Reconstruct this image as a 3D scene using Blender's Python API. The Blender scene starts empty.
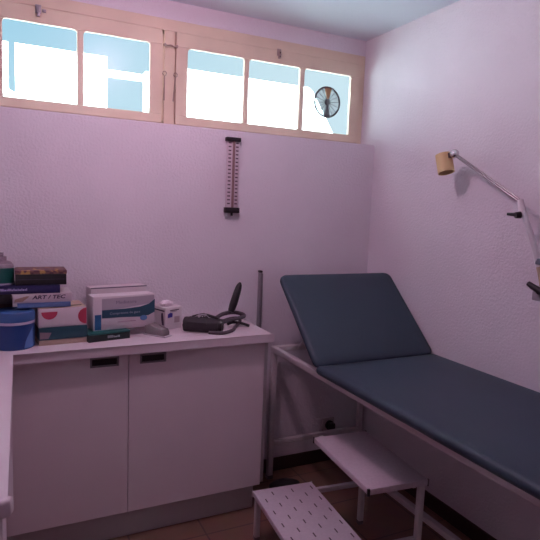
import bpy, bmesh, math, random
from mathutils import Vector, Matrix
random.seed(7)
PI = math.pi
C = bpy.context.scene.collection

# ---------------------------------------------------------------- camera
cd = bpy.data.cameras.new('camera'); cam = bpy.data.objects.new('camera', cd); C.objects.link(cam)
cd.sensor_width = 36; cd.sensor_fit = 'HORIZONTAL'; cd.lens = 36*539.06/540; cd.clip_start = 0.02
P_, Y_, R_ = (math.radians(a) for a in (-6.563, -26.1078, -2.1951))
M = Matrix.Rotation(Y_, 3, 'Z') @ Matrix.Rotation(P_, 3, 'X') @ Matrix.Rotation(R_, 3, 'Y') @ Matrix.Rotation(PI/2, 3, 'X')
cam.matrix_world = Matrix.Translation((-1.9222, -2.6098, 1.492)) @ M.to_4x4()
bpy.context.scene.camera = cam
vs = bpy.context.scene.view_settings
vs.view_transform = 'Standard'; vs.look = 'None'; vs.gamma = 1; vs.exposure = 0.08

# ---------------------------------------------------------------- sky, sun, room lamp
w = bpy.data.worlds.new('sky'); bpy.context.scene.world = w; w.use_nodes = True
nt = w.node_tree; bg = nt.nodes['Background']
tc = nt.nodes.new('ShaderNodeTexCoord'); sx = nt.nodes.new('ShaderNodeSeparateXYZ'); cr = nt.nodes.new('ShaderNodeValToRGB')
nt.links.new(tc.outputs['Generated'], sx.inputs[0]); nt.links.new(sx.outputs['Z'], cr.inputs[0]); nt.links.new(cr.outputs[0], bg.inputs[0])
e = cr.color_ramp.elements
e[0].position = 0.0; e[0].color = (0.45, 0.56, 0.63, 1)
e[1].position = 0.30; e[1].color = (0.25, 0.42, 0.54, 1)
n = e.new(0.55); n.color = (0.62, 0.80, 1.0, 1)
bg.inputs[1].default_value = 1.5
mr = nt.nodes.new('ShaderNodeMapRange'); mr.inputs[1].default_value = .0; mr.inputs[2].default_value = .45
mxs = nt.nodes.new('ShaderNodeMixRGB'); mxs.inputs[2].default_value = (0.44, 0.53, 0.59, 1)
nt.links.new(sx.outputs['X'], mr.inputs[0]); nt.links.new(mr.outputs[0], mxs.inputs[0]); nt.links.new(cr.outputs[0], mxs.inputs[1]); nt.links.new(mxs.outputs[0], bg.inputs[0])
SUN_E = 54.0
sd = bpy.data.lights.new('sun', 'SUN'); sd.energy = SUN_E; sd.angle = math.radians(1.0); sd.color = (0.79, 0.97, 1.0)
so = bpy.data.objects.new('sun', sd); C.objects.link(so); so.rotation_euler = (math.radians(48), 0, math.radians(-18))
LAMP_W = 14.5
LAMP_COL = (1.0, 0.60, 0.77)
LAMP_POS = (-1.34, -0.88, 2.40)

# ---------------------------------------------------------------- materials
def mat(name, col, rough=0.5, metal=0.0, bump=None, spec=0.5, var=None, emit=None, trans=0.0, alpha=1.0, coat=0.0):
    m = bpy.data.materials.new(name); m.use_nodes = True
    t = m.node_tree; b = t.nodes['Principled BSDF']
    b.inputs['Base Color'].default_value = (*col, 1); b.inputs['Roughness'].default_value = rough
    b.inputs['Metallic'].default_value = metal; b.inputs['Specular IOR Level'].default_value = spec
    b.inputs['Transmission Weight'].default_value = trans; b.inputs['Alpha'].default_value = alpha
    b.inputs['Coat Weight'].default_value = coat
    tcn = t.nodes.new('ShaderNodeTexCoord')
    if var:
        sc, amt = var
        nz = t.nodes.new('ShaderNodeTexNoise'); nz.inputs['Scale'].default_value = sc; nz.inputs['Detail'].default_value = 4
        t.links.new(tcn.outputs['Object'], nz.inputs['Vector'])
        r = t.nodes.new('ShaderNodeValToRGB'); r.color_ramp.elements[0].position = .3; r.color_ramp.elements[1].position = .7
        r.color_ramp.elements[0].color = (*[c*(1-amt) for c in col], 1); r.color_ramp.elements[1].color = (*[min(1, c*(1+amt)) for c in col], 1)
        t.links.new(nz.outputs['Fac'], r.inputs[0]); t.links.new(r.outputs[0], b.inputs['Base Color'])
    if bump:
        sc, st, dist = bump
        nz = t.nodes.new('ShaderNodeTexNoise'); nz.inputs['Scale'].default_value = sc; nz.inputs['Detail'].default_value = 3
        t.links.new(tcn.outputs['Object'], nz.inputs['Vector'])
        bp = t.nodes.new('ShaderNodeBump'); bp.inputs['Strength'].default_value = st; bp.inputs['Distance'].default_value = dist
        t.links.new(nz.outputs['Fac'], bp.inputs['Height']); t.links.new(bp.outputs[0], b.inputs['Normal'])
    if emit:
        b.inputs['Emission Color'].default_value = (*emit[0], 1); b.inputs['Emission Strength'].default_value = emit[1]
    return m
PLASTER = mat('plaster', (0.75, 0.69, 0.75), 0.85, bump=(90, 0.6, 0.0055), spec=0.2, var=(3, .03))
CEIL = mat('ceiling_paint', (0.76, 0.80, 0.88), 0.9, spec=0.1, bump=(60, .2, .003))
WOODP = mat('cream_window_paint', (0.74, 0.59, 0.46), 0.5, var=(6, .06))
WHITE_LAM = mat('white_laminate', (0.72, 0.62, 0.67), 0.38, var=(4, .02))
DOORM = mat('door_laminate', (0.77, 0.67, 0.71), 0.45, var=(4, .02))
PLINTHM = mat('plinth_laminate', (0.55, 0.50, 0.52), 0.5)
WMETAL = mat('white_enamel', (0.62, 0.55, 0.58), 0.4, var=(20, .03))
TREADM = mat('speckled_tread', (0.62, 0.52, 0.59), 0.55, bump=(220, .3, .002), var=(90, .05))
CHROME = mat('chrome', (0.62, 0.60, 0.62), 0.22, metal=1)
GREYMETAL = mat('grey_metal', (0.32, 0.29, 0.32), 0.4, metal=.5)
VINYL = mat('blue_vinyl', (0.030, 0.052, 0.076), 0.5, bump=(160, .15, .001), spec=.4, var=(3, .05))
BLACK = mat('black_plastic', (0.012, 0.011, 0.013), 0.4)
CAPM = mat('grey_rubber', (.16, .13, .14), .7)
BROWNDARK = mat('brown_plastic', (0.05, 0.025, 0.03), 0.5)
DARK = mat('dark_shadow_gap', (0.03, 0.025, 0.028), 0.8)
def flat(name, c, r=.55): return mat(name, c, r)
GLASS = bpy.data.materials.new('window_glass'); GLASS.use_nodes = True
t = GLASS.node_tree; t.nodes.clear(); o_ = t.nodes.new('ShaderNodeOutputMaterial')
tr = t.nodes.new('ShaderNodeBsdfTransparent'); tr.inputs[0].default_value = (0.93, 0.98, 0.98, 1)
gl = t.nodes.new('ShaderNodeBsdfGlossy'); gl.inputs['Roughness'].default_value = 0.28
mx = t.nodes.new('ShaderNodeMixShader'); mx.inputs[0].default_value = 0.012
t.links.new(tr.outputs[0], mx.inputs[1]); t.links.new(gl.outputs[0], mx.inputs[2]); t.links.new(mx.outputs[0], o_.inputs[0])

BASEM = mat('dark_brown_tile', (.055, .030, .028), .45)
TILE = bpy.data.materials.new('terracotta_tiles'); TILE.use_nodes = True
t = TILE.node_tree; b = t.nodes['Principled BSDF']; b.inputs['Roughness'].default_value = .4
tcn = t.nodes.new('ShaderNodeTexCoord'); mp = t.nodes.new('ShaderNodeMapping'); br = t.nodes.new('ShaderNodeTexBrick')
mp.inputs['Location'].default_value = (0.135, 0.10, 0)
br.offset = 0; br.squash = 1; br.inputs['Scale'].default_value = 1
br.inputs['Brick Width'].default_value = .33; br.inputs['Row Height'].default_value = .33; br.inputs['Mortar Size'].default_value = .004
br.inputs['Color1'].default_value = (0.30, 0.165, 0.115, 1); br.inputs['Color2'].default_value = (0.27, 0.15, 0.11, 1); br.inputs['Mortar'].default_value = (0.15, 0.09, 0.075, 1)
t.links.new(tcn.outputs['Object'], mp.inputs[0]); t.links.new(mp.outputs[0], br.inputs[0])
nz = t.nodes.new('ShaderNodeTexNoise'); nz.inputs['Scale'].default_value = 9
mxc = t.nodes.new('ShaderNodeMixRGB'); mxc.blend_type = 'MULTIPLY'; mxc.inputs[0].default_value = .4
t.links.new(tcn.outputs['Object'], nz.inputs['Vector']); t.links.new(br.outputs[0], mxc.inputs[1]); t.links.new(nz.outputs['Color'], mxc.inputs[2]); t.links.new(mxc.outputs[0], b.inputs['Base Color'])

# ---------------------------------------------------------------- mesh helpers
def NB(): return bmesh.new()
def box(bm, lo, hi, bev=0.0, seg=2, mtx=None):
    r = bmesh.ops.create_cube(bm, size=1)
    vs_ = r['verts']; c = [(lo[i]+hi[i])/2 for i in range(3)]; s = [abs(hi[i]-lo[i]) for i in range(3)]
    for v in vs_: v.co = Vector((c[0]+v.co.x*s[0], c[1]+v.co.y*s[1], c[2]+v.co.z*s[2]))
    if bev:
        es = list({e for v in vs_ for e in v.link_edges})
        rb = bmesh.ops.bevel(bm, geom=es, offset=min(bev, min(s)*.45), segments=seg, affect='EDGES', profile=.5)
        vs_ = list({v for f in rb['faces'] for v in f.verts} | {v for v in vs_ if v.is_valid})
    if mtx: bmesh.ops.transform(bm, matrix=mtx, verts=[v for v in vs_ if v.is_valid])
    return bm
def cyl(bm, p0, p1, r0, r1=None, n=24, caps=True):
    p0, p1 = Vector(p0), Vector(p1); d = p1-p0; r1 = r0 if r1 is None else r1
    q = d.to_track_quat('Z', 'Y').to_matrix().to_4x4()
    bmesh.ops.create_cone(bm, cap_ends=caps, segments=n, radius1=r0, radius2=r1, depth=d.length, matrix=Matrix.Translation((p0+p1)/2) @ q)
    return bm
def lathe(bm, prof, n=40, mtx=None):
    rings = []
    for r, z in prof:
        rings.append([bm.verts.new((r*math.cos(2*PI*k/n), r*math.sin(2*PI*k/n), z)) for k in range(n)])
    for a, b_ in zip(rings, rings[1:]):
        for k in range(n): bm.faces.new((a[k], a[(k+1) % n], b_[(k+1) % n], b_[k]))
    bm.faces.new(rings[0][::-1]); bm.faces.new(rings[-1])
    if mtx: bmesh.ops.transform(bm, matrix=mtx, verts=[v for r_ in rings for v in r_])
    return bm
def tube(bm, pts, r, n=10, smooth=0):
    pts = [Vector(p) for p in pts]
    if smooth:
        out = []
        for i in range(len(pts)-1):
            p0 = pts[max(i-1, 0)]; p1 = pts[i]; p2 = pts[i+1]; p3 = pts[min(i+2, len(pts)-1)]
            for k in range(smooth):
                s = k/smooth
                out.append(.5*((2*p1)+(p2-p0)*s+(2*p0-5*p1+4*p2-p3)*s*s+(3*p1-p0-3*p2+p3)*s**3))
        out.append(pts[-1]); pts = out
    rings = []
    up = Vector((0, 0, 1))
    for i, p in enumerate(pts):
        d = (pts[min(i+1, len(pts)-1)]-pts[max(i-1, 0)]).normalized()
        a = d.cross(up)
        if a.length < .05: a = d.cross(Vector((1, 0, 0)))
        a.normalize(); c = a.cross(d)
        rr = r(i/(len(pts)-1)) if callable(r) else r
        rings.append([bm.verts.new(p+a*rr*math.cos(2*PI*k/n)+c*rr*math.sin(2*PI*k/n)) for k in range(n)])
    for a, b_ in zip(rings, rings[1:]):
        for k in range(n): bm.faces.new((a[k], a[(k+1) % n], b_[(k+1) % n], b_[k]))
    bm.faces.new(rings[0][::-1]); bm.faces.new(rings[-1])
    return bm
def prism(bm, pts, mapf, t0, t1, bev=0, seg=3):
    """pts: 2-D outline, mapf(a, b, t) -> xyz"""
    lo = [bm.verts.new(mapf(a, b_, t0)) for a, b_ in pts]; hi = [bm.verts.new(mapf(a, b_, t1)) for a, b_ in pts]
    n = len(pts); f0 = bm.faces.new(lo[::-1]); f1 = bm.faces.new(hi)
    for k in range(n): bm.faces.new((lo[k], lo[(k+1) % n], hi[(k+1) % n], hi[k]))
    if bev: bmesh.ops.bevel(bm, geom=list(f0.edges)+list(f1.edges), offset=bev, segments=seg, affect='EDGES', profile=.5)
    return bm
XY = lambda a, b_, t: (a, b_, t)
XZ = lambda a, b_, t: (a, t, b_)      # outline in a vertical plane facing -y
YZ = lambda a, b_, t: (t, a, b_)
def obj(name, bm, m, parent=None, smooth=True, loc=None):
    bmesh.ops.recalc_face_normals(bm, faces=bm.faces)
    me = bpy.data.meshes.new(name); bm.to_mesh(me); bm.free()
    if smooth:
        me.polygons.foreach_set('use_smooth', [True]*len(me.polygons))
        me.set_sharp_from_angle(angle=math.radians(35))
    o = bpy.data.objects.new(name, me); C.objects.link(o)
    if isinstance(m, (list, tuple)):
        for q in m: me.materials.append(q)
    else: me.materials.append(m)
    if parent: o.parent = parent
    if loc: o.location = loc
    return o
def tag(o, label, cat, group=None):
    o['label'] = label; o['category'] = cat
    if group: o['group'] = group
    return o
def thing(name, label, cat, loc=(0, 0, 0), rz=0, group=None):
    o = bpy.data.objects.new(name, None); C.objects.link(o); o.location = loc; o.rotation_euler = (0, 0, rz); o.empty_display_size = .05
    return tag(o, label, cat, group)
def struct(name, bm, m, parent=None):
    o = obj(name, bm, m, parent, smooth=False)
    if not parent: o['kind'] = 'structure'
    return o
def text(s, size, m, parent, loc, name='lettering', rot=(PI/2, 0, 0), sxy=(1, 1), depth=.0003, align='CENTER', bold=0):
    cu = bpy.data.curves.new(name, 'FONT'); cu.body = s; cu.size = size; cu.extrude = depth; cu.offset = bold; cu.shear = .2 if bold else 0; cu.align_x = align; cu.align_y = 'CENTER'; cu.resolution_u = 2
    tmp = bpy.data.objects.new('tmp', cu); C.objects.link(tmp)
    bpy.context.view_layer.update()
    me = bpy.data.meshes.new_from_object(tmp.evaluated_get(bpy.context.evaluated_depsgraph_get()))
    bpy.data.objects.remove(tmp)
    me.transform(Matrix.Diagonal((sxy[0], sxy[1], 1, 1)))
    me.materials.clear(); me.materials.append(m)
    o = bpy.data.objects.new(name, me); C.objects.link(o); o.parent = parent; o.location = loc; o.rotation_euler = rot
    return o
def decal(name, pts, m, parent, y, th=.0006):
    return obj(name, prism(NB(), pts, XZ, y-th, y+th*.2), m, parent, smooth=False)

# ================================================================ STRUCTURE
L_, W_, H_ = 1.876, 0.140, 2.490
XL, YF = -2.56, -3.40
struct('floor', box(NB(), (XL, YF, -.1), (0, 0, 0)), TILE)
struct('ceiling', box(NB(), (XL-.2, YF-.2, H_), (.2, .5, H_+.2)), CEIL)
bm = box(NB(), (XL, 0, 0), (0, .34, L_), 0)
bmesh.ops.bevel(bm, geom=[e for e in bm.edges if all(abs(v.co.z-L_) < 1e-4 and abs(v.co.y) < 1e-4 for v in e.verts)], offset=.006, segments=3, affect='EDGES')
struct('wall_back', bm, PLASTER)
struct('wall_lintel', box(NB(), (XL, W_, 2.40), (.2, .34, H_)), PLASTER)
struct('wall_pier', box(NB(), (XL, W_, L_), (-2.385, .34, 2.40)), PLASTER)
struct('wall_right', box(NB(), (0, YF, -.1), (.2, .20, H_)), PLASTER)
struct('wall_left', box(NB(), (XL-.2, YF, -.1), (XL, .34, H_)), PLASTER)
struct('wall_front', box(NB(), (XL-.2, YF-.2, -.1), (.2, YF, H_)), PLASTER)
struct('baseboard_back', box(NB(), (XL, -.009, 0), (0, 0, .078), .002), BASEM)
struct('baseboard_right', box(NB(), (-.009, YF, 0), (0, -.009, .078), .002), BASEM)

# windows: one shared timber frame, two sashes
bm = NB()
fy0, fy1 = W_-.002, W_+.055
box(bm, (-2.385, fy0, 2.347), (0, fy1, 2.402), .003)
box(bm, (-2.385, fy0, 1.872), (0, fy1, 1.893), .003)
box(bm, (-.036, fy0, 1.893), (0, fy1, 2.347), .003)
box(bm, (-1.2055, fy0, 1.893), (-1.1515, fy1, 2.347), .003)
box(bm, (-2.385, fy0, 1.893), (-2.335, fy1, 2.347), .003)
for lo, hi in (((-2.345, 1.885), (-1.196, 1.912)), ((-2.345, 2.330), (-1.196, 2.352)), ((-1.161, 1.885), (-.026, 1.912)), ((-1.161, 2.330), (-.026, 2.352)),
               ((-2.345, 1.885), (-2.325, 2.352)), ((-1.2155, 1.885), (-1.1415, 2.352)), ((-.046, 1.885), (-.026, 2.352))):
    box(bm, (lo[0], W_+.0105, lo[1]), (hi[0], W_+.055, hi[1]))
struct('trim_1', bm, WOODP)
def sash(idx, xr):
    wx0 = -.0993
    pr = [(xr-k*.3386-.3112, xr-k*.3386) for k in range(3)]
    x1, x0 = xr+.060, pr[2][0]-.060
    bm = NB(); y0, y1 = W_-.012, W_+.010; z0, z1 = 1.896, 2.3445
    box(bm, (x0, y0, 2.275), (x1, y1, z1), .003); box(bm, (x0, y0, z0), (x1, y1, 1.939), .003)
    xs = [x0]+[q for p in reversed(pr) for q in p]+[x1]
    for a, b_ in zip(xs[::2], xs[1::2]): box(bm, (a, y0, 1.939), (b_, y1, 2.275), .002)
    o = struct('window_%d' % idx, bm, WOODP)
    # glazing putty fillets with rounded upper corners
    for p in pr:
        q = box(NB(), (p[0]-.002, W_-.004, 1.937), (p[1]+.002, W_-.001, 2.277))
        g = obj('pane', q, GLASS, o, smooth=False)
        cb = NB()
        for (cx, sx_) in ((p[0], 1), (p[1], -1)):
            r = .020; pts = [(cx, 2.275)]+[(cx+sx_*(r-r*math.sin(a)), 2.275-(r-r*math.cos(a))) for a in [k*PI/12 for k in range(7)]]
            prism(cb, pts, XZ, W_-.0115, W_-.0045)
        obj('corner_fillet', cb, WOODP, o, smooth=False)
    return o
s1 = sash(1, -.0993); s2 = sash(2, -.0993-1.1794)
for s_, xx in ((s1, -.577), (s2, -1.782)):
    bm = NB(); y = W_-.012
    box(bm, (xx-.012, y-.006, 2.315), (xx+.012, y, 2.352), .002)
    box(bm, (xx-.006, y-.018, 2.300), (xx+.006, y-.004, 2.340), .002)
    cyl(bm, (xx, y-.022, 2.318), (xx, y-.004, 2.318), .006, n=14)
    if s_ is s2: box(bm, (xx+.016, y-.010, 2.322), (xx+.032, y-.001, 2.335), .002)
    k_ = obj('catch', bm, mat('worn_catch', (.42, .33, .31), .5, metal=.2) if s_ is s1 else GREYMETAL, s_)
    if s_ is s1: obj('catch_bolt', box(NB(), (xx-.003, y-.020, 2.306), (xx+.003, y-.017, 2.332), .001), BROWNDARK, k_)
# hook stay between the sashes
RUST = mat('weathered_metal', (0.34, 0.23, 0.20), .6, metal=.3)
t_ = thing('cabin_hook', 'small dark cabin hook with hanging rods on the cream post between the two windows', 'hook', (-1.178, W_-.014, 2.27))
bm = NB(); tube(bm, [(-.036, 0, .005), (-.02, -.008, 0), (0, -.006, .004), (.018, -.008, -.002), (.034, 0, 0)], .0035, smooth=4)
for q in (-.030, .030): cyl(bm, (q, .002, .002), (q, -.012, .002), .006, n=12)
obj('hook_bar', bm, RUST, t_)
for sx_, dx in ((-.030, .0), (.026, -.010)):
    bm = NB(); pts = [(sx_+.010*math.cos(a), -.006, -.135+.010*math.sin(a)) for a in [k*PI/5 for k in range(-2, 8)]]
    tube(bm, pts, .0022); tube(bm, [(sx_, -.006, -.146), (sx_+dx*.5, -.006, -.2), (sx_+dx, -.004, -.265)], .003)
    obj('rod', bm, RUST, t_)

# wall socket
t_ = thing('wall_socket', 'pale square wall socket with a black plug low on the back wall', 'socket', (-.222, 0, .225))
obj('plate', box(NB(), (-.040, -.010, -.042), (.040, 0, .042), .004), mat('socket_plastic', (.42, .36, .38), .5), t_)
bm = NB(); cyl(bm, (0.004, -.010, 0), (0.004, -.022, 0), .028); box(bm, (-.014, -.055, -.035), (.024, -.02, .022), .010)
obj('plug', bm, BLACK, t_)

# ================================================================ OUTSIDE
FAC = mat('white_render', (0.86, 0.86, 0.85), .9)
g = tag(obj('ground', box(NB(), (-30, .34, -.3), (30, 30, -.1)), mat('paving', (.55, .55, .53), .9), smooth=False), 'pale paved ground outside behind the windows', 'ground'); g['kind'] = 'structure'
b_ = thing('neighbouring_building', 'bright white building with a slanting right end seen through both windows', 'building', (0, 4, -.1))
obj('wall', prism(NB(), [(-6, 0), (-1.884, 0), (-1.884, 3.24), (-6, 3.24)], XZ, 0, .15), FAC, b_, smooth=False)
bm = NB(); prism(bm, [(-1.818, 0), (-.862, 0), (-.862, 3.24), (-1.818, 3.24)], XZ, 0, .15)
prism(bm, [(-1.89, 0), (-1.81, 0), (-1.81, 2.72), (-1.89, 2.76)], XZ, .02, .15)
obj('bay', bm, FAC, b_, smooth=False)
obj('gable_wall', prism(NB(), [(-.42, 0), (2.4, 0), (2.3, 2.55), (1.86, 3.2), (1.8, 3.24), (-.28, 3.24), (-.28, 3.14), (-.42, 3.14)], XZ, 0, .15), FAC, b_, smooth=False)
obj('rail', box(NB(), (-.87, 0, 3.025), (-.42, .06, 3.10)), FAC, b_, smooth=False)

# ================================================================ WORKTOP AND CABINETS
pts = [(XL+.002, -.002), (XL+.002, -1.494), (-1.940, -1.494), (-1.925, -1.488), (-1.9195, -1.474), (-1.9195, -.384), (-.797, -.385), (-.793, -.381), (-.793, -.002)]
bm = prism(NB(), pts, XY, .860, .900, bev=.010, seg=4)
tag(obj('worktop', bm, WHITE_LAM), 'L-shaped white laminate worktop with rounded edges covering both base cabinets', 'worktop')
HANDLE_F = mat('handle_metal', (.25, .24, .26), .3, metal=.9)
t_ = thing('base_cabinet', 'wide white two-door base cabinet along the back wall under the worktop', 'cabinet', (-1.46, -.18, 0))
ox, oy = -1.46, -.18
bm = NB()
def bx(lo, hi, bev=.0015): return box(NB(), (lo[0]-ox, lo[1]-oy, lo[2]), (hi[0]-ox, hi[1]-oy, hi[2]), bev)
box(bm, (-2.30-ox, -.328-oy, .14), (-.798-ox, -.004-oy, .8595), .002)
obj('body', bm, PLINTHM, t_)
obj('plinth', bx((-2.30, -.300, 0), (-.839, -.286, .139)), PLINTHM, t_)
for (x0, x1, h0, h1) in ((-2.105, -1.467, -1.620, -1.511), (-1.464, -.825, -1.414, -1.308)):
    # door with a recess cut for the handle
    zt, zb = .8555, .140; hz0, hz1 = .809, .847
    bm = NB(); y0, y1 = -.347-oy, -.329-oy
    for lo, hi in (((x0, zb), (x1, hz0)), ((x0, hz1), (x1, zt)), ((x0, hz0), (h0, hz1)), ((h1, hz0), (x1, hz1))):
        box(bm, (lo[0]-ox, y0, lo[1]), (hi[0]-ox, y1, hi[1]))
    bmesh.ops.remove_doubles(bm, verts=bm.verts, dist=1e-5)
    d = obj('door', bm, DOORM, t_, smooth=False)
    bm = NB(); a0, a1 = h0-ox, h1-ox
    box(bm, (a0-.004, y0-.004, hz1-.006), (a1+.004, y0+.004, hz1+.002), .001); box(bm, (a0-.004, y0-.003, hz0-.003), (a1+.004, y0+.003, hz0+.004), .001)
    box(bm, (a0-.004, y0-.003, hz0), (a0+.004, y0+.003, hz1), .001); box(bm, (a1-.004, y0-.003, hz0), (a1+.004, y0+.003, hz1), .001)
    h = obj('handle', bm, HANDLE_F, d)
    obj('recess', box(NB(), (a0+.003, y0+.006, hz0+.003), (a1-.003, y1-.002, hz1-.003)), BLACK, h, smooth=False)
t_ = thing('desk_cabinet', 'white base cabinet at the left edge carrying the near arm of the worktop', 'cabinet', (-2.25, -.94, 0))
obj('body', box(NB(), (-.305, -.535, .0), (.292, .545, .859), .002), DOORM, t_)
obj('door', box(NB(), (.2945, -.535, .15), (.3105, .20, .855), .002), DOORM, t_)
# metal upright
t_ = thing('metal_upright', 'slim grey metal upright standing against the back wall behind the worktop end', 'post', (-.703, -.014, 0))
bm = NB(); box(bm, (-.012, -.010, 0), (.003, .012, 1.150), .002); box(bm, (.003, .002, 0), (.014, .012, 1.140), .001)
obj('post', bm, GREYMETAL, t_)
obj('end_cap', box(NB(), (-.014, -.012, 1.147), (.005, .013, 1.158), .003), BLACK, t_)

# ================================================================ EXAMINATION COUCH
BX = (-.649, -.030); BY = (-.055, -1.93)
t_ = thing('examination_couch', 'long examination couch with dark blue vinyl padding and raised backrest on white tube frame', 'couch', (-.335, -1.0, 0))
ox, oy = -.335, -1.0
def tb(x0, y0, z0, x1, y1, z1, bev=.003): return box(NB(), (x0-ox, y0-oy, z0), (x1-ox, y1-oy, z1), bev)
s = .030
obj('side_rail', tb(BX[0], BY[1], .72, BX[0]+s, BY[0], .75), WMETAL, t_)
obj('side_rail', tb(BX[1]-s, BY[1], .72, BX[1], BY[0], .75), WMETAL, t_)
obj('cross_rail', tb(BX[0]+s, BY[0]-s, .72, BX[1]-s, BY[0], .75), WMETAL, t_)
obj('cross_rail', tb(BX[0]+s, BY[1], .72, BX[1]-s, BY[1]+s, .75), WMETAL, t_)
for x0 in (BX[0], BX[1]-s):
    for y0 in (BY[0]-s, BY[1]):
        l = obj('leg', tb(x0, y0, .012, x0+s, y0+s, .72), WMETAL, t_)
        obj('foot_cap', tb(x0-.002, y0-.002, 0, x0+s+.002, y0+s+.002, .022), CAPM, l)
obj('stretcher', tb(BX[0]+s, BY[0]-s+.003, .190, BX[1]-s, BY[0]-.003, .218), WMETAL, t_)
obj('stretcher', tb(BX[0]+s, BY[1]+.003, .190, BX[1]-s, BY[1]+s-.003, .218), WMETAL, t_)
obj('stretcher', tb(-.335, BY[1]+s, .178, -.305, BY[0]-s, .204), WMETAL, t_)
def cushion(w_, l_, th, rc, crown):
    """rounded cushion, origin at the middle of one short end's underside, running along -y"""
    bm = NB(); nx, ny = 28, 40
    def outline(inset):
        pts = []; x, y0, y1, r = w_/2-inset, -inset, -l_+inset, max(rc-inset, .004)
        for cx, cy, a0 in ((x-r, y0-r, 0), (-x+r, y0-r, 90), (-x+r, y1+r, 180), (x-r, y1+r, 270)):
            for k in range(7):
                a = math.radians(a0+k*15); pts.append((cx+r*math.cos(a), cy+r*math.sin(a)))
        return pts
    prof = [(.040, 0), (.022, .001), (.010, .008), (.002, .018), (.000, th*.6), (.003, th*.78), (.010, th*.93), (.020, th), (.05, th+crown*.5), (.11, th+crown*.9), (.2, th+crown)]
    rings = []
    for ins, z in prof: rings.append([bm.verts.new((x, y, z)) for x, y in outline(ins)])
    n_ = len(rings[0])
    for a, b2 in zip(rings, rings[1:]):
        for k in range(n_): bm.faces.new((a[k], a[(k+1) % n_], b2[(k+1) % n_], b2[k]))
    bm.faces.new(rings[0][::-1]); bm.faces.new(rings[-1])
    return bm
MW = .694
mt = obj('mattress', cushion(MW, 1.34, .046, .02, .006), VINYL, t_, loc=(-.002-MW/2-ox, -.598-oy, .755))
bk = cushion(MW-.002, .545, .046, .042, .006)
bmesh.ops.transform(bk, matrix=Matrix.Rotation(PI, 4, 'Z'), verts=bk.verts)
br_ = obj('backrest', bk, VINYL, t_, loc=(-.002-MW/2-ox, -.585-oy, .766)); br_.rotation_euler = (math.radians(42.3), 0, 0)
for xx in (-.14, .14):
    ob = obj('backrest_support', box(NB(), (xx-.012, .02, -.016), (xx+.012, .50, -.001), .002), WMETAL, t_, loc=br_.location); ob.rotation_euler = br_.rotation_euler
    pp = br_.location+Matrix.Rotation(math.radians(42.3), 3, 'X') @ Vector((xx, .36, -.018))
    obj('backrest_prop', tube(NB(), [tuple(pp), (pp.x, BY[0]-s-oy, .735)], .006), WMETAL, t_)

# ================================================================ STEP STOOL
t_ = thing('step_stool', 'white metal two-step stool with slotted lower tread pushed partly under the couch', 'step stool', (-.690, -.811, 0), math.radians(-5.3))
def tread(x0, x1, y0, y1, z, slots):
    bm = NB()
    # folded tread: top sheet with a lip all round
    box(bm, (x0, y0, z-.026), (x1, y1, z), .004)
    return bm
up = obj('tread', tread(.0, .272, -.248, .236, .452, 0), TREADM, t_); 
lw = obj('tread', tread(-.282, .008, -.248, .256, .226, 1), TREADM, t_)
for tr_, (x0, x1, z, y1) in ((up, (0, .272, .452, .236)), (lw, (-.282, .008, .226, .256))):
    for yy in (-.250, y1-.006):
        for xx in (x0, x1):
            dk = tr_ is up and yy < 0 and xx == x0
            obj('corner_protector', box(NB(), (xx-.003-.001*dk, yy, z-.028), (xx+.003+.004*dk, yy+.008, z+.001), .001), BLACK if dk or (tr_ is up and xx == x0) else CAPM if tr_ is up else WMETAL, tr_)
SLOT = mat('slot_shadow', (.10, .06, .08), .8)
ca, sa = math.cos(math.radians(5.3)), math.sin(math.radians(5.3))
def loc2(x, y):
    dx, dy = x+.690, y+.811
    return (dx*ca-dy*sa, dx*sa+dy*ca)
bx0, by0 = loc2(-.834, -.638)
for i in range(-2, 4):
    for j in range(-2, 6):
        x = bx0+i*.0475+.003; y = by0-j*.0955-(.047 if i % 2 else 0)
        if -.272 < x < -.003 and -.235 < y < .235:
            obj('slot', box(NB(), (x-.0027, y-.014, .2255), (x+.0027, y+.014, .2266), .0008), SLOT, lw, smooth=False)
q = .024
for (x0, y0) in ((.242, -.240), (.242, .196)):
    l = obj('leg', box(NB(), (x0, y0, .012), (x0+q, y0+q, .426), .003), WMETAL, t_); obj('foot_cap', box(NB(), (x0-.001, y0-.001, 0), (x0+q+.001, y0+q+.001, .02), .003), CAPM, l)
for (x0, y0) in ((-.276, -.240), (-.276, .222)):
    l = obj('leg', box(NB(), (x0, y0, .012), (x0+q, y0+q, .200), .003), WMETAL, t_); obj('foot_cap', box(NB(), (x0-.001, y0-.001, 0), (x0+q+.001, y0+q+.001, .02), .003), CAPM, l)
obj('side_bar', box(NB(), (.008, -.238, .180), (.242, -.218, .204), .003), WMETAL, t_)
obj('side_bar', box(NB(), (.008, .222, .180), (.255, .240, .204), .003), WMETAL, t_)
obj('under_frame', box(NB(), (.225, -.216, .404), (.241, .236, .4255), .002), WMETAL, t_)

# black item on the floor
bm = NB(); lathe(bm, [(.078, 0), (.082, .006), (.080, .018), (.070, .024), (.03, .026)], 32, Matrix.Diagonal((1.1, .7, 1, 1)))
tag(obj('floor_pad', bm, BLACK, loc=(-.600, -.190, 0)), 'flat black oval pad on the floor between couch leg and step stool', 'pad')

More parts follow.
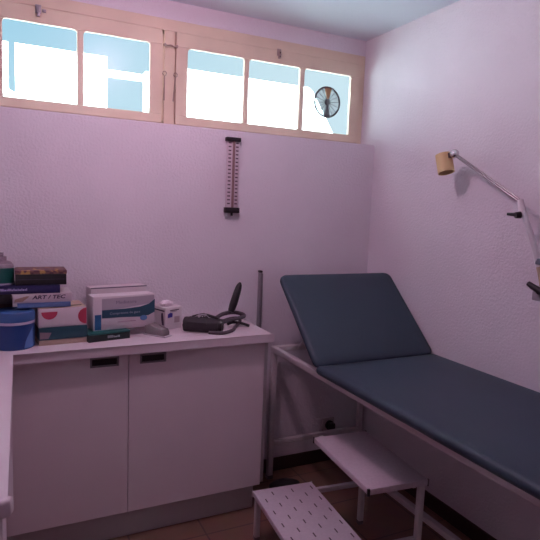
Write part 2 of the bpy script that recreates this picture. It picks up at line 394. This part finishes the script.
# ================================================================ WALL GAUGE / THERMOMETER
SCALE = mat('scale_plate', (.60, .50, .55), .3); TICK = mat('scale_marks', (.12, .07, .10), .6)
t_ = thing('wall_thermometer', 'tall narrow scale thermometer with black end caps hanging on the back wall', 'thermometer', (-.885, 0, 1.467))
obj('scale_plate', box(NB(), (-.036, -.024, .008), (.032, -.014, .358), .002), SCALE, t_)
obj('backing', box(NB(), (-.030, -.014, .03), (.030, 0, .34), .001), GREYMETAL, t_)
obj('upper_cap', box(NB(), (-.042, -.034, .351), (.036, -.006, .371), .003), BLACK, t_)
bm = NB(); box(bm, (-.040, -.036, -.008), (.038, -.006, .020), .003); cyl(bm, (0, -.02, -.022), (0, -.02, -.006), .006)
obj('lower_cap', bm, BLACK, t_)
bm = NB(); cyl(bm, (0, -.027, .018), (0, -.027, .354), .0065, n=12); obj('glass_tube', bm, mat('brown_liquid', (.26, .15, .15), .3), t_)
for side in (-1, 1):
    bm = NB(); xa, xb = ((-.028, -.013), (.012, .026))[side > 0]
    for k in range(17): box(bm, (xa, -.0248, .036+k*.0190), (xb, -.0238, .043+k*.0190))
    obj('scale_marks', bm, TICK, t_, smooth=False)

# ================================================================ WINDOW VENTILATOR
VF = mat('ventilator_grey', (.10, .11, .115), .5); VB = mat('ventilator_amber', (.34, .20, .10), .5); VC = mat('ventilator_clear', (.62, .68, .68), .3, alpha=.35)
t_ = thing('window_ventilator', 'round spoked plastic ventilator set in the right-hand pane of the right window', 'ventilator', (-.256, W_-.012, 2.108))
bm = NB(); Rr = .083
tube(bm, [(Rr*math.cos(a), 0, Rr*math.sin(a)) for a in [2*PI*k/48 for k in range(49)]], .0055, n=8)
obj('rim', bm, VF, t_)
obj('clear_disc', cyl(NB(), (0, .004, 0), (0, .006, 0), .082, n=48), VC, t_, smooth=False)
bm = NB(); cyl(bm, (0, .012, 0), (0, -.010, 0), .017); obj('hub', bm, VF, t_)
bm = NB()
for k in range(16):
    a = 2*PI*k/16+.1; p0 = (.012*math.cos(a), -.001, .012*math.sin(a)); p1 = (Rr*math.cos(a), -.001, Rr*math.sin(a)); tube(bm, [p0, p1], .0018, n=6)
obj('spokes', bm, VF, t_)
for a0, a1, m_ in ((72, 108, VB), (256, 284, VF)):
    pts = [(.016*math.cos(math.radians(a)), .016*math.sin(math.radians(a))) for a in (a1, a0)]+[(.079*math.cos(math.radians(a)), .079*math.sin(math.radians(a))) for a in range(a0, a1+1, 4)]
    obj('blade', prism(NB(), pts, XZ, -.006, -.003), m_, t_, smooth=False)
    
# ================================================================ WALL LAMP
t_ = thing('wall_lamp', 'jointed wall lamp with small beige shade on two thin steel rods above the couch', 'lamp', (0, -1.193, 1.20))
o0 = Vector((0, -1.165, 1.20))
def L3(p): return tuple(Vector(p)-o0)
obj('wall_bracket', box(NB(), L3((-.050, -1.20, 1.168)), L3((0, -1.135, 1.205)), .003), mat('bracket_grey', (.36, .33, .37), .4, metal=.3), t_)
bm = NB(); cyl(bm, L3((-.051, -1.165, 1.188)), L3((-.053, -1.165, 1.188)), .007, n=12); obj('screw', bm, GREYMETAL, t_)
bm = NB(); tube(bm, [L3((-.055, -1.118, 1.232)), L3((-.055, -1.14, 1.222)), L3((-.055, -1.185, 1.205))], lambda s_: .010+.004*s_, n=12); cyl(bm, L3((-.065, -1.175, 1.21)), L3((-.02, -1.175, 1.21)), .014); obj('clamp_knob', bm, BLACK, t_)
J = Vector((-.10, -1.098, 1.520))
CLEARW = mat('white_arm', (.80, .78, .82), .35)
bm = NB(); tube(bm, [L3((-.035, -1.180, 1.205)), L3((-.07, -1.15, 1.36)), L3(J-Vector((0, .005, .01)))], lambda s_: .015-.004*s_, n=14, smooth=4); arm = obj('lower_arm', bm, CLEARW, t_)
obj('arm_sleeve', box(NB(), (-.014, -.013, -.012), (.014, .013, .012), .003), mat('blue_grey_sleeve', (.16, .19, .24), .5), t_, loc=L3((-.062, -1.168, 1.325)))
bm = NB(); tube(bm, [L3((-.070, -1.172, 1.305)), L3((-.062, -1.188, 1.235))], .012, n=12); obj('arm_wedge', bm, mat('beige_plastic', (.50, .38, .27), .5), t_)
bm = NB(); cyl(bm, L3(J-Vector((0, 0, .02))), L3(J+Vector((-.005, .012, .042))), .016, .011, n=20); obj('joint', bm, mat('white_plastic', (.92, .90, .92), .25), t_)
bm = NB(); cyl(bm, L3(J+Vector((-.012, .0, -.018))), L3(J+Vector((-.03, .008, -.020))), .014, .012, n=16); tube(bm, [L3(J+Vector((-.024, .0, -.018))), L3(J+Vector((-.026, .048, -.016)))], lambda s_: .009-.003*s_, n=10); obj('wing_knob', bm, BLACK, t_)
HD = Vector((-.13, -.747, 1.757))
bm = NB(); d = Vector((0, .006, .008))
a = J+Vector((-.003, .012, .035)); tube(bm, [L3(a+d), L3(HD+d)], .0042); tube(bm, [L3(a-d), L3(HD-d)], .0042)
obj('upper_rods', bm, mat('dull_steel', (.30, .28, .29), .35, metal=.9), t_)
bm = NB(); bmesh.ops.create_uvsphere(bm, u_segments=20, v_segments=12, radius=.020, matrix=Matrix.Translation(L3(HD+Vector((0, .006, .005))))); obj('ball_joint', bm, CHROME, t_)
# shade: open drum, axis leaning
SH = mat('beige_shade', (.68, .50, .25), .55)
ctr = Vector((-.128, -.684, 1.722)); 
mtx = Matrix.Translation(Vector(L3(ctr))) @ Matrix.Rotation(math.radians(-18), 4, 'X')
bm = lathe(NB(), [(.028, .043), (.0365, .043), (.037, -.043), (.0352, -.043), (.0348, .040), (.026, .040)], 36, None)
bmesh.ops.delete(bm, geom=[f for f in bm.faces if len(f.verts) > 4 and abs(f.calc_center_median().z-.040) < .001], context='FACES_ONLY')
bmesh.ops.transform(bm, matrix=mtx, verts=bm.verts); obj('shade', bm, SH, t_)
bm = NB(); cyl(bm, (0, 0, .040), (0, 0, .044), .0362); cyl(bm, (0, 0, .0), (0, 0, .041), .012); bmesh.ops.transform(bm, matrix=mtx, verts=bm.verts); obj('lamp_holder', bm, SH, t_)
bm = NB(); box(bm, (-.010, -.050, .012), (.010, -.034, .036), .003); bmesh.ops.transform(bm, matrix=mtx, verts=bm.verts); obj('shade_clip', bm, BROWNDARK, t_)

# ================================================================ THINGS ON THE WORKTOP
TOP = .900
# blue tub
BLUE = mat('blue_plastic', (.013, .048, .19), .35); BLUEL = mat('blue_lid', (.035, .10, .27), .4)
t_ = thing('wipes_tub', 'round blue plastic tub with pale band and lid at the worktop left end', 'tub', (-1.905, -.262, TOP))
obj('body', lathe(NB(), [(.074, 0), (.077, .004), (.078, .05), (.078, .100)], 48), BLUE, t_)
obj('band', lathe(NB(), [(.079, .100), (.0805, .102), (.0805, .109), (.079, .111)], 48), mat('pale_band', (.50, .42, .58), .5), t_)
obj('lid', lathe(NB(), [(.080, .111), (.081, .115), (.079, .140), (.074, .147), (.060, .150), (.055, .146), (.010, .146)], 48), BLUEL, t_)
lb = NB(); pts = [(77.8*0, 0)]
ring = []
for k in range(9):
    a = math.radians(-62+k*4); x0, y0 = .0787*math.cos(a), .0787*math.sin(a); zt = .012+.075*(k/8)**.6
    ring.append((lb.verts.new((x0, y0, .006)), lb.verts.new((x0, y0, zt))))
for (a1, b1), (a2, b2) in zip(ring, ring[1:]): lb.faces.new((a1, a2, b2, b1))
obj('label', lb, mat('light_blue_print', (.10, .22, .50), .4), t_)

PAPER = mat('page_edges', (.55, .47, .45), .8)
def book(name, label, cat, cx, cy, z, wx, dy, h, cover, rz=0, group='books and boxes stacked on the worktop'):
    t = thing(name, label, cat, (cx, cy, z), rz, group)
    bm = NB(); c = .003
    box(bm, (-wx/2, -dy/2, 0), (wx/2, dy/2, c), .0008); box(bm, (-wx/2, -dy/2, h-c), (wx/2, dy/2, h), .0008); box(bm, (-wx/2, -dy/2, 0), (wx/2, -dy/2+c, h), .0012)
    obj('cover', bm, cover, t); obj('pages', box(NB(), (-wx/2+.004, -dy/2+c, c), (wx/2-.004, dy/2-.004, h-c)), PAPER, t, smooth=False)
    return t
def carton(name, label, cat, cx, cy, z, wx, dy, h, m, rz=0, group=None, bev=.0015):
    t = thing(name, label, cat, (cx, cy, z), rz, group)
    obj('carton', box(NB(), (-wx/2, -dy/2, 0), (wx/2, dy/2, h), bev), m, t)
    return t
CREAM = mat('cream_card', (.46, .35, .28), .7); WCARD = mat('white_card', (.66, .58, .62), .55); TEALD = mat('dark_teal_card', (.012, .06, .085), .45)
RED = mat('crimson_print', (.38, .025, .07), .55); LEAF = mat('leaf_print', (.08, .09, .03), .6); INK = mat('dark_ink', (.06, .035, .08), .6)
a_ = math.radians(6)
book('closed_book', 'thin cream-coloured book at the very bottom of the left stack', 'book', -1.728, -.205, TOP, .188, .155, .022, CREAM, a_)
t_ = carton('teal_carton', 'dark teal carton lying under the white carton with red discs', 'box', -1.727, -.205, TOP+.0225, .190, .160, .050, TEALD, a_)
decal('label', [(-.092, .006), (-.060, .006), (-.048, .030), (-.092, .034)], mat('grey_label', (.22, .17, .20), .6), t_, -.0805)
t_ = carton('printed_carton', 'white carton printed with red discs, beside the blue tub', 'box', -1.728, -.200, TOP+.073, .188, .155, .079, WCARD, math.radians(5))
for cx, r, a0, a1, cz in ((-.052, .031, 180, 360, .064), (.094, .034, 90, 270, .040)):
    pts = [(cx+r*math.cos(math.radians(a)), max(.006, min(.077, cz+r*math.sin(math.radians(a))))) for a in range(a0, a1+1, 10)]
    decal('red_disc', pts, RED, t_, -.078)
obj('lid_print', box(NB(), (-.0935, -.077, .0785), (.0935, .077, .0798)), CREAM, t_, smooth=False)
bm = prism(NB(), [(-.06, -.070), (-.02, -.060), (.03, -.030), (.085, -.028), (.080, -.045), (.04, -.055), (.0, -.074)], XY, .0792, .0806); obj('leaf_print', bm, LEAF, t_, smooth=False)
WB = mat('white_cover', (.58, .50, .54), .5); LB = mat('blue_cover', (.12, .20, .42), .5)
t_ = book('pale_blue_book', 'thin pale blue book directly beneath the book marked ART / TEC', 'book', -1.790, -.195, TOP+.1545, .200, .150, .020, LB, 0)
t_ = book('white_book', 'white-spined book marked ART / TEC in the left stack', 'book', -1.797, -.190, TOP+.175, .222, .150, .0365, WB, math.radians(1))
text('ART / TEC', .021, INK, t_, (.022, -.0755, .021), sxy=(1.3, 1), bold=.0007)
decal('spine_flash', [(-.106, .004), (-.075, .006), (-.05, .027), (-.06, .028), (-.104, .016)], mat('ochre_print', (.35, .24, .20), .6), t_, -.0752)
NAVY = mat('navy_cover', (.018, .016, .085), .4)
t_ = book('navy_book', 'dark navy book lying on the white-spined book marked ART / TEC', 'book', -1.850, -.185, TOP+.212, .240, .155, .032, NAVY, 0)
bm = NB(); random.seed(3); x = -.10
while x < -.005:
    ww = random.uniform(.003, .007); hh = random.choice((.006, .006, .009)); box(bm, (x, -.0782, .013), (x+ww*.7, -.0774, .013+hh)); x += ww
obj('spine_lettering', bm, mat('pale_ink', (.45, .38, .6), .6), t_, smooth=False)
t_ = carton('patterned_case', 'black case with brown and gold chequered lid, topmost of the left stack', 'case', -1.800, -.185, TOP+.2445, .192, .130, .044, BLACK, 0)
PAT = bpy.data.materials.new('chequered_lid'); PAT.use_nodes = True
q_ = PAT.node_tree; vb = q_.nodes.new('ShaderNodeTexChecker'); tcq = q_.nodes.new('ShaderNodeTexCoord'); mq = q_.nodes.new('ShaderNodeMapping'); nq = q_.nodes.new('ShaderNodeTexNoise'); rq = q_.nodes.new('ShaderNodeValToRGB'); xq = q_.nodes.new('ShaderNodeMixRGB')
mq.inputs['Rotation'].default_value = (0, 0, .78); vb.inputs['Scale'].default_value = 38
vb.inputs['Color1'].default_value = (.16, .07, .07, 1); vb.inputs['Color2'].default_value = (.09, .03, .05, 1)
q_.links.new(tcq.outputs['Object'], mq.inputs[0]); q_.links.new(mq.outputs[0], vb.inputs[0]); nq.inputs['Scale'].default_value = 30; q_.links.new(tcq.outputs['Object'], nq.inputs[0])
rq.color_ramp.elements[0].position = .56; rq.color_ramp.elements[1].position = .62; q_.links.new(nq.outputs['Fac'], rq.inputs[0]); q_.links.new(rq.outputs[0], xq.inputs[0]); q_.links.new(vb.outputs[0], xq.inputs[1]); xq.inputs[2].default_value = (.45, .25, .08, 1)
q_.links.new(xq.outputs[0], q_.nodes['Principled BSDF'].inputs['Base Color'])
obj('lid', box(NB(), (-.098, -.067, .0442), (.098, .067, .060), .003), PAT, t_)
decal('front_line', [(-.094, .022), (.094, .022), (.094, .024), (-.094, .024)], mat('case_line', (.06, .05, .08), .5), t_, -.0655)
# black block left of the white book
t_ = carton('black_carton', 'small black carton above the blue tub and left of the white-spined book', 'box', -1.962, -.196, TOP+.175, .100, .130, .0365, BLACK, 0)
t_ = carton('plain_carton', 'plain dark carton standing behind the blue tub under the black one', 'box', -1.962, -.110, TOP, .110, .120, .1745, BROWNDARK, 0)
# green bottle
GREENP = mat('green_liquid', (.010, .10, .085), .3); CLR = mat('clear_plastic', (.55, .50, .55), .15, trans=.85)
t_ = thing('green_bottle', 'squat green bottle with clear shoulders and pump on top of the stack, leftmost', 'bottle', (-1.945, -.190, TOP+.2445))
obj('body', lathe(NB(), [(.040, 0), (.046, .004), (.046, .068)], 36), GREENP, t_)
obj('base_ring', lathe(NB(), [(.0465, .0), (.0475, .001), (.0475, .006), (.0465, .007)], 36), mat('pale_ring', (.4, .38, .48), .5), t_)
obj('shoulder', lathe(NB(), [(.046, .0682), (.044, .080), (.034, .092), (.020, .096)], 36), CLR, t_)
obj('pump_cap', lathe(NB(), [(.018, .0962), (.019, .098), (.019, .112), (.008, .116), (.008, .128)], 24), CLR, t_)

# white gauze cartons
PANEL = mat('grey_panel', (.42, .36, .42), .5); SW = mat('teal_swoosh', (.020, .075, .12), .5); BL2 = mat('blue_block', (.015, .11, .26), .5); CIR = mat('blue_seal', (.10, .22, .45), .5); WINK = mat('pale_print', (.32, .36, .44), .6)
yaw = math.radians(9)
t_ = carton('green_carton', 'small dark green carton with teal lid lying at the front of the worktop', 'box', -1.545, -.220, TOP, .182, .120, .030, mat('black_green_card', (.008, .022, .020), .4), math.radians(12))
obj('lid', box(NB(), (-.0915, -.0605, .0302), (.0915, .0605, .036), .001), mat('teal_lid', (.010, .115, .105), .45), t_)
bm = NB(); random.seed(5); x = -.01
while x < .045:
    ww = random.uniform(.004, .008); box(bm, (x, -.0615, .012), (x+ww*.65, -.0605, .012+random.choice((.006, .008, .011)))); x += ww
obj('lettering', bm, mat('pale_green_ink', (.35, .40, .42), .6), t_, smooth=False)
c_, s_ = math.cos(yaw), math.sin(yaw)
def gauze(name, label, fx, fy, z, wx, dy, h, front=True):
    # fx, fy: front left lower corner
    cx = fx+wx/2*c_-dy/2*s_; cy = fy+wx/2*s_+dy/2*c_
    return carton(name, label, 'box', cx, cy, z, wx, dy, h, WCARD, yaw, 'white cartons of gauze compresses')
t_ = gauze('gauze_carton', 'white carton of gauze compresses with teal swoosh, standing on the green carton', -1.596, -.244, TOP+.0365, .278, .085, .148)
y = -.0425
Wd, Hh = .278, .148
def fp(u, v): return (-Wd/2+u*Wd, v*Hh)
decal('grey_panel', [fp(.13, .56), fp(.99, .72), fp(.99, .96), fp(.13, .93)], PANEL, t_, y)
decal('swoosh', [fp(.13, .36), fp(.45, .35), fp(.75, .32), fp(.9, .35), fp(1, .44), fp(1, .84), fp(.9, .70), fp(.75, .63), fp(.5, .60), fp(.13, .60)], SW, t_, y-.0006)
decal('blue_block', [fp(.02, .02), fp(.12, .02), fp(.12, .47), fp(.02, .47)], BL2, t_, y)
decal('seal', [(fp(.81, .28)[0]+.017*math.cos(a), fp(.81, .28)[1]+.012*math.sin(a)) for a in [2*PI*k/24 for k in range(24)]], CIR, t_, y-.0014)
text('Medistore', .020, mat('title_ink', (.20, .16, .22), .6), t_, (fp(.52, .80)[0], y-.0010, fp(.52, .80)[1]), sxy=(1.15, 1))
text('Compresses de gaze', .0145, WINK, t_, (fp(.5, .49)[0], y-.0018, fp(.5, .48)[1]), sxy=(1.15, 1))
decal('small_print', [fp(.38, .20), fp(.68, .20), fp(.68, .225), fp(.38, .225)], mat('pink_print', (.42, .28, .36), .6), t_, y)
t_ = gauze('gauze_carton', 'taller white carton with grey top edge standing behind the gauze carton', -1.588, -.110, TOP, .262, .075, .2035)
obj('edge_band', box(NB(), (-.1315, -.0380, .1990), (.1315, -.0350, .2040)), mat('grey_edge', (.16, .13, .19), .5), t_, smooth=False)

# small dispenser / stapler-like clear grey item
t_ = thing('tape_dispenser', 'small translucent grey tape dispenser in front of the white tissue carton', 'dispenser', (-1.318, -.245, TOP), math.radians(38))
SM = mat('smoky_plastic', (.38, .35, .36), .2, trans=.5)
bm = prism(NB(), [(-.055, 0), (.050, 0), (.052, .018), (.044, .034), (.0, .042), (-.030, .052), (-.055, .042)], YZ, -.022, .022, bev=.003)
bmesh.ops.rotate(bm, verts=bm.verts, cent=(0, 0, 0), matrix=Matrix.Rotation(PI, 3, 'Z')); obj('body', bm, SM, t_)
bm = NB(); cyl(bm, (-.014, .025, .022), (.014, .025, .022), .017); obj('tape_roll', bm, mat('tape', (.25, .22, .18), .4), t_)
obj('base', box(NB(), (-.026, -.062, 0), (.026, .060, .006), .002), mat('pale_grey_base', (.45, .40, .44), .35), t_)

# white tissue carton
t_ = thing('tissue_carton', 'small white carton with blue printed square and tissue poking out of the top', 'box', (-1.233, -.088, TOP), math.radians(20))
obj('carton', box(NB(), (-.048, -.055, 0), (.048, .068, .106), .002), WCARD, t_)
bm = NB(); random.seed(11)
n_ = 14; rr = []
for j, (rad, z) in enumerate(((.020, .1055), (.030, .111), (.030, .120), (.018, .129), (.006, .132))):
    rr.append([bm.verts.new(((rad*(1+.25*math.sin(3*k+j)))*math.cos(2*PI*k/n_)*1.1-.012, rad*(1+.2*math.cos(2*k+j))*math.sin(2*PI*k/n_)*.8-.01, z+.003*math.sin(5*k+j)*(j > 0))) for k in range(n_)])
for a, b2 in zip(rr, rr[1:]):
    for k in range(n_): bm.faces.new((a[k], a[(k+1) % n_], b2[(k+1) % n_], b2[k]))
bm.faces.new(rr[0][::-1]); bm.faces.new(rr[-1])
obj('tissue', bm, mat('tissue', (.80, .70, .76), .9), t_)
decal('blue_square', [(-.034, .056), (-.008, .058), (-.006, .076), (-.020, .080), (-.034, .074)], mat('violet_blue', (.05, .04, .30), .5), t_, -.0555)
decal('print_line', [(-.022, .088), (.030, .090), (.030, .094), (-.022, .092)], INK, t_, -.0555)
decal('print_line', [(-.020, .083), (.018, .085), (.018, .087), (-.020, .085)], INK, t_, -.0555)
decal('print_panel', [(.004, .030), (.034, .030), (.034, .060), (.004, .060)], mat('pinkish_print', (.46, .34, .38), .6), t_, -.0555)
bm = prism(NB(), [(-.045, .02), (-.030, .02), (-.022, .05), (-.022, .075), (-.034, .080), (-.040, .06)], YZ, -.0486, -.0479); obj('side_print', bm, INK, t_, smooth=False)
bm = prism(NB(), [(-.048, .086), (.048, .086), (.048, .092), (-.048, .092)], YZ, -.0486, -.0479); obj('side_line', bm, INK, t_, smooth=False)

# blood pressure monitor
CUFF = mat('dark_cuff', (.030, .024, .030), .75, bump=(400, .2, .001)); RUB = mat('black_rubber', (.007, .006, .008), .4); TUBE = mat('grey_tube', (.09, .075, .09), .25)
t_ = thing('blood_pressure_monitor', 'rolled dark cuff with coiled tubes and upright black bulb on the worktop', 'blood pressure monitor', (-1.103, -.232, TOP), math.radians(-34))
bm = NB()
pts = []
for k in range(28):
    a = 2*PI*k/28; pts.append((.036*math.copysign(abs(math.cos(a))**.75, math.cos(a)), .033+.033*math.copysign(abs(math.sin(a))**.75, math.sin(a))))
prism(bm, pts, YZ, -.085, .085, bev=.005)
prism(bm, [(-.036, .03), (-.0375, .05), (-.02, .068), (.0, .070), (.0, .067), (-.02, .065), (-.034, .05)], YZ, -.06, .03)
obj('cuff', bm, CUFF, t_)
bm = NB(); cyl(bm, (.085, 0, .036), (.100, 0, .036), .031, .029, n=32); obj('gauge', bm, RUB, t_)
bm = NB(); cyl(bm, (.1, 0, .036), (.104, 0, .036), .007, n=16); obj('gauge_screw', bm, CHROME, t_)
bm = NB()
for xx, yy in ((-.01, -.012), (.014, .004)): bmesh.ops.create_uvsphere(bm, u_segments=14, v_segments=8, radius=.011, matrix=Matrix.Translation((xx, yy, .074)))
tube(bm, [(-.03, -.01, .07), (-.012, -.02, .080), (.01, -.01, .082), (.03, .0, .072)], .004, smooth=4)
obj('valve', bm, CHROME, t_)
bm = NB(); tube(bm, [(-.05, .005, .066), (.0, .012, .079), (.045, .006, .074), (.082, -.002, .066)], .007, smooth=4); obj('cuff_strap', bm, RUB, t_)
bp_rot = Matrix.Rotation(math.radians(34), 3, 'Z')
def BPp(pts): return [tuple(bp_rot @ (Vector(p)-Vector((-1.103, -.232, 0)))) for p in pts]
obj('tube', tube(NB(), BPp([(-1.02, -.20, .055), (-.97, -.155, .062), (-.91, -.125, .062), (-.865, -.12, .054), (-.850, -.145, .046), (-.88, -.170, .042), (-.94, -.19, .040), (-.99, -.215, .035)]), .0100, smooth=6), TUBE, t_)
obj('tube', tube(NB(), BPp([(-1.00, -.17, .022), (-.95, -.125, .022), (-.90, -.095, .024), (-.862, -.10, .024), (-.875, -.15, .016), (-.93, -.225, .010), (-.97, -.285, .0085), (-1.03, -.320, .0085), (-1.09, -.292, .0085)]), .0085, smooth=6), TUBE, t_)
obj('tube', tube(NB(), BPp([(-.955, -.19, .018), (-.92, -.175, .022), (-.88, -.185, .016), (-.850, -.212, .008)]), .0068, smooth=5), RUB, t_)
# bulb, upright and leaning
bm = NB(); B0, B1 = (Vector(p) for p in BPp([(-.925, -.150, .070), (-.866, -.118, .212)]))
tube(bm, [B0+(B1-B0)*k/14 for k in range(15)], lambda s_: [.015, .017, .018, .019, .0195, .0195, .019, .0188, .0185, .018, .0175, .0165, .015, .012, .005][int(round(s_*14))], n=20)
obj('bulb', bm, RUB, t_)

# ================================================================ CEILING LAMP (the room's own light, above the camera's view)
t_ = thing('ceiling_light', 'round flush ceiling light holder with bare frosted bulb in the middle of the ceiling', 'ceiling light', (LAMP_POS[0], LAMP_POS[1], H_))
obj('base', lathe(NB(), [(.055, 0), (.055, -.012), (.046, -.026), (.024, -.032)], 32), WMETAL, t_)
obj('bulb_holder', lathe(NB(), [(.022, -.030), (.022, -.062), (.018, -.068)], 24), mat('white_bakelite', (.7, .68, .68), .4), t_)
ld = bpy.data.lights.new('bulb_light', 'POINT'); ld.shadow_soft_size = .05; ld.energy = LAMP_W; ld.color = LAMP_COL
lo = bpy.data.objects.new('bulb_light', ld); C.objects.link(lo); lo.parent = t_; lo.location = (0, 0, -.120)
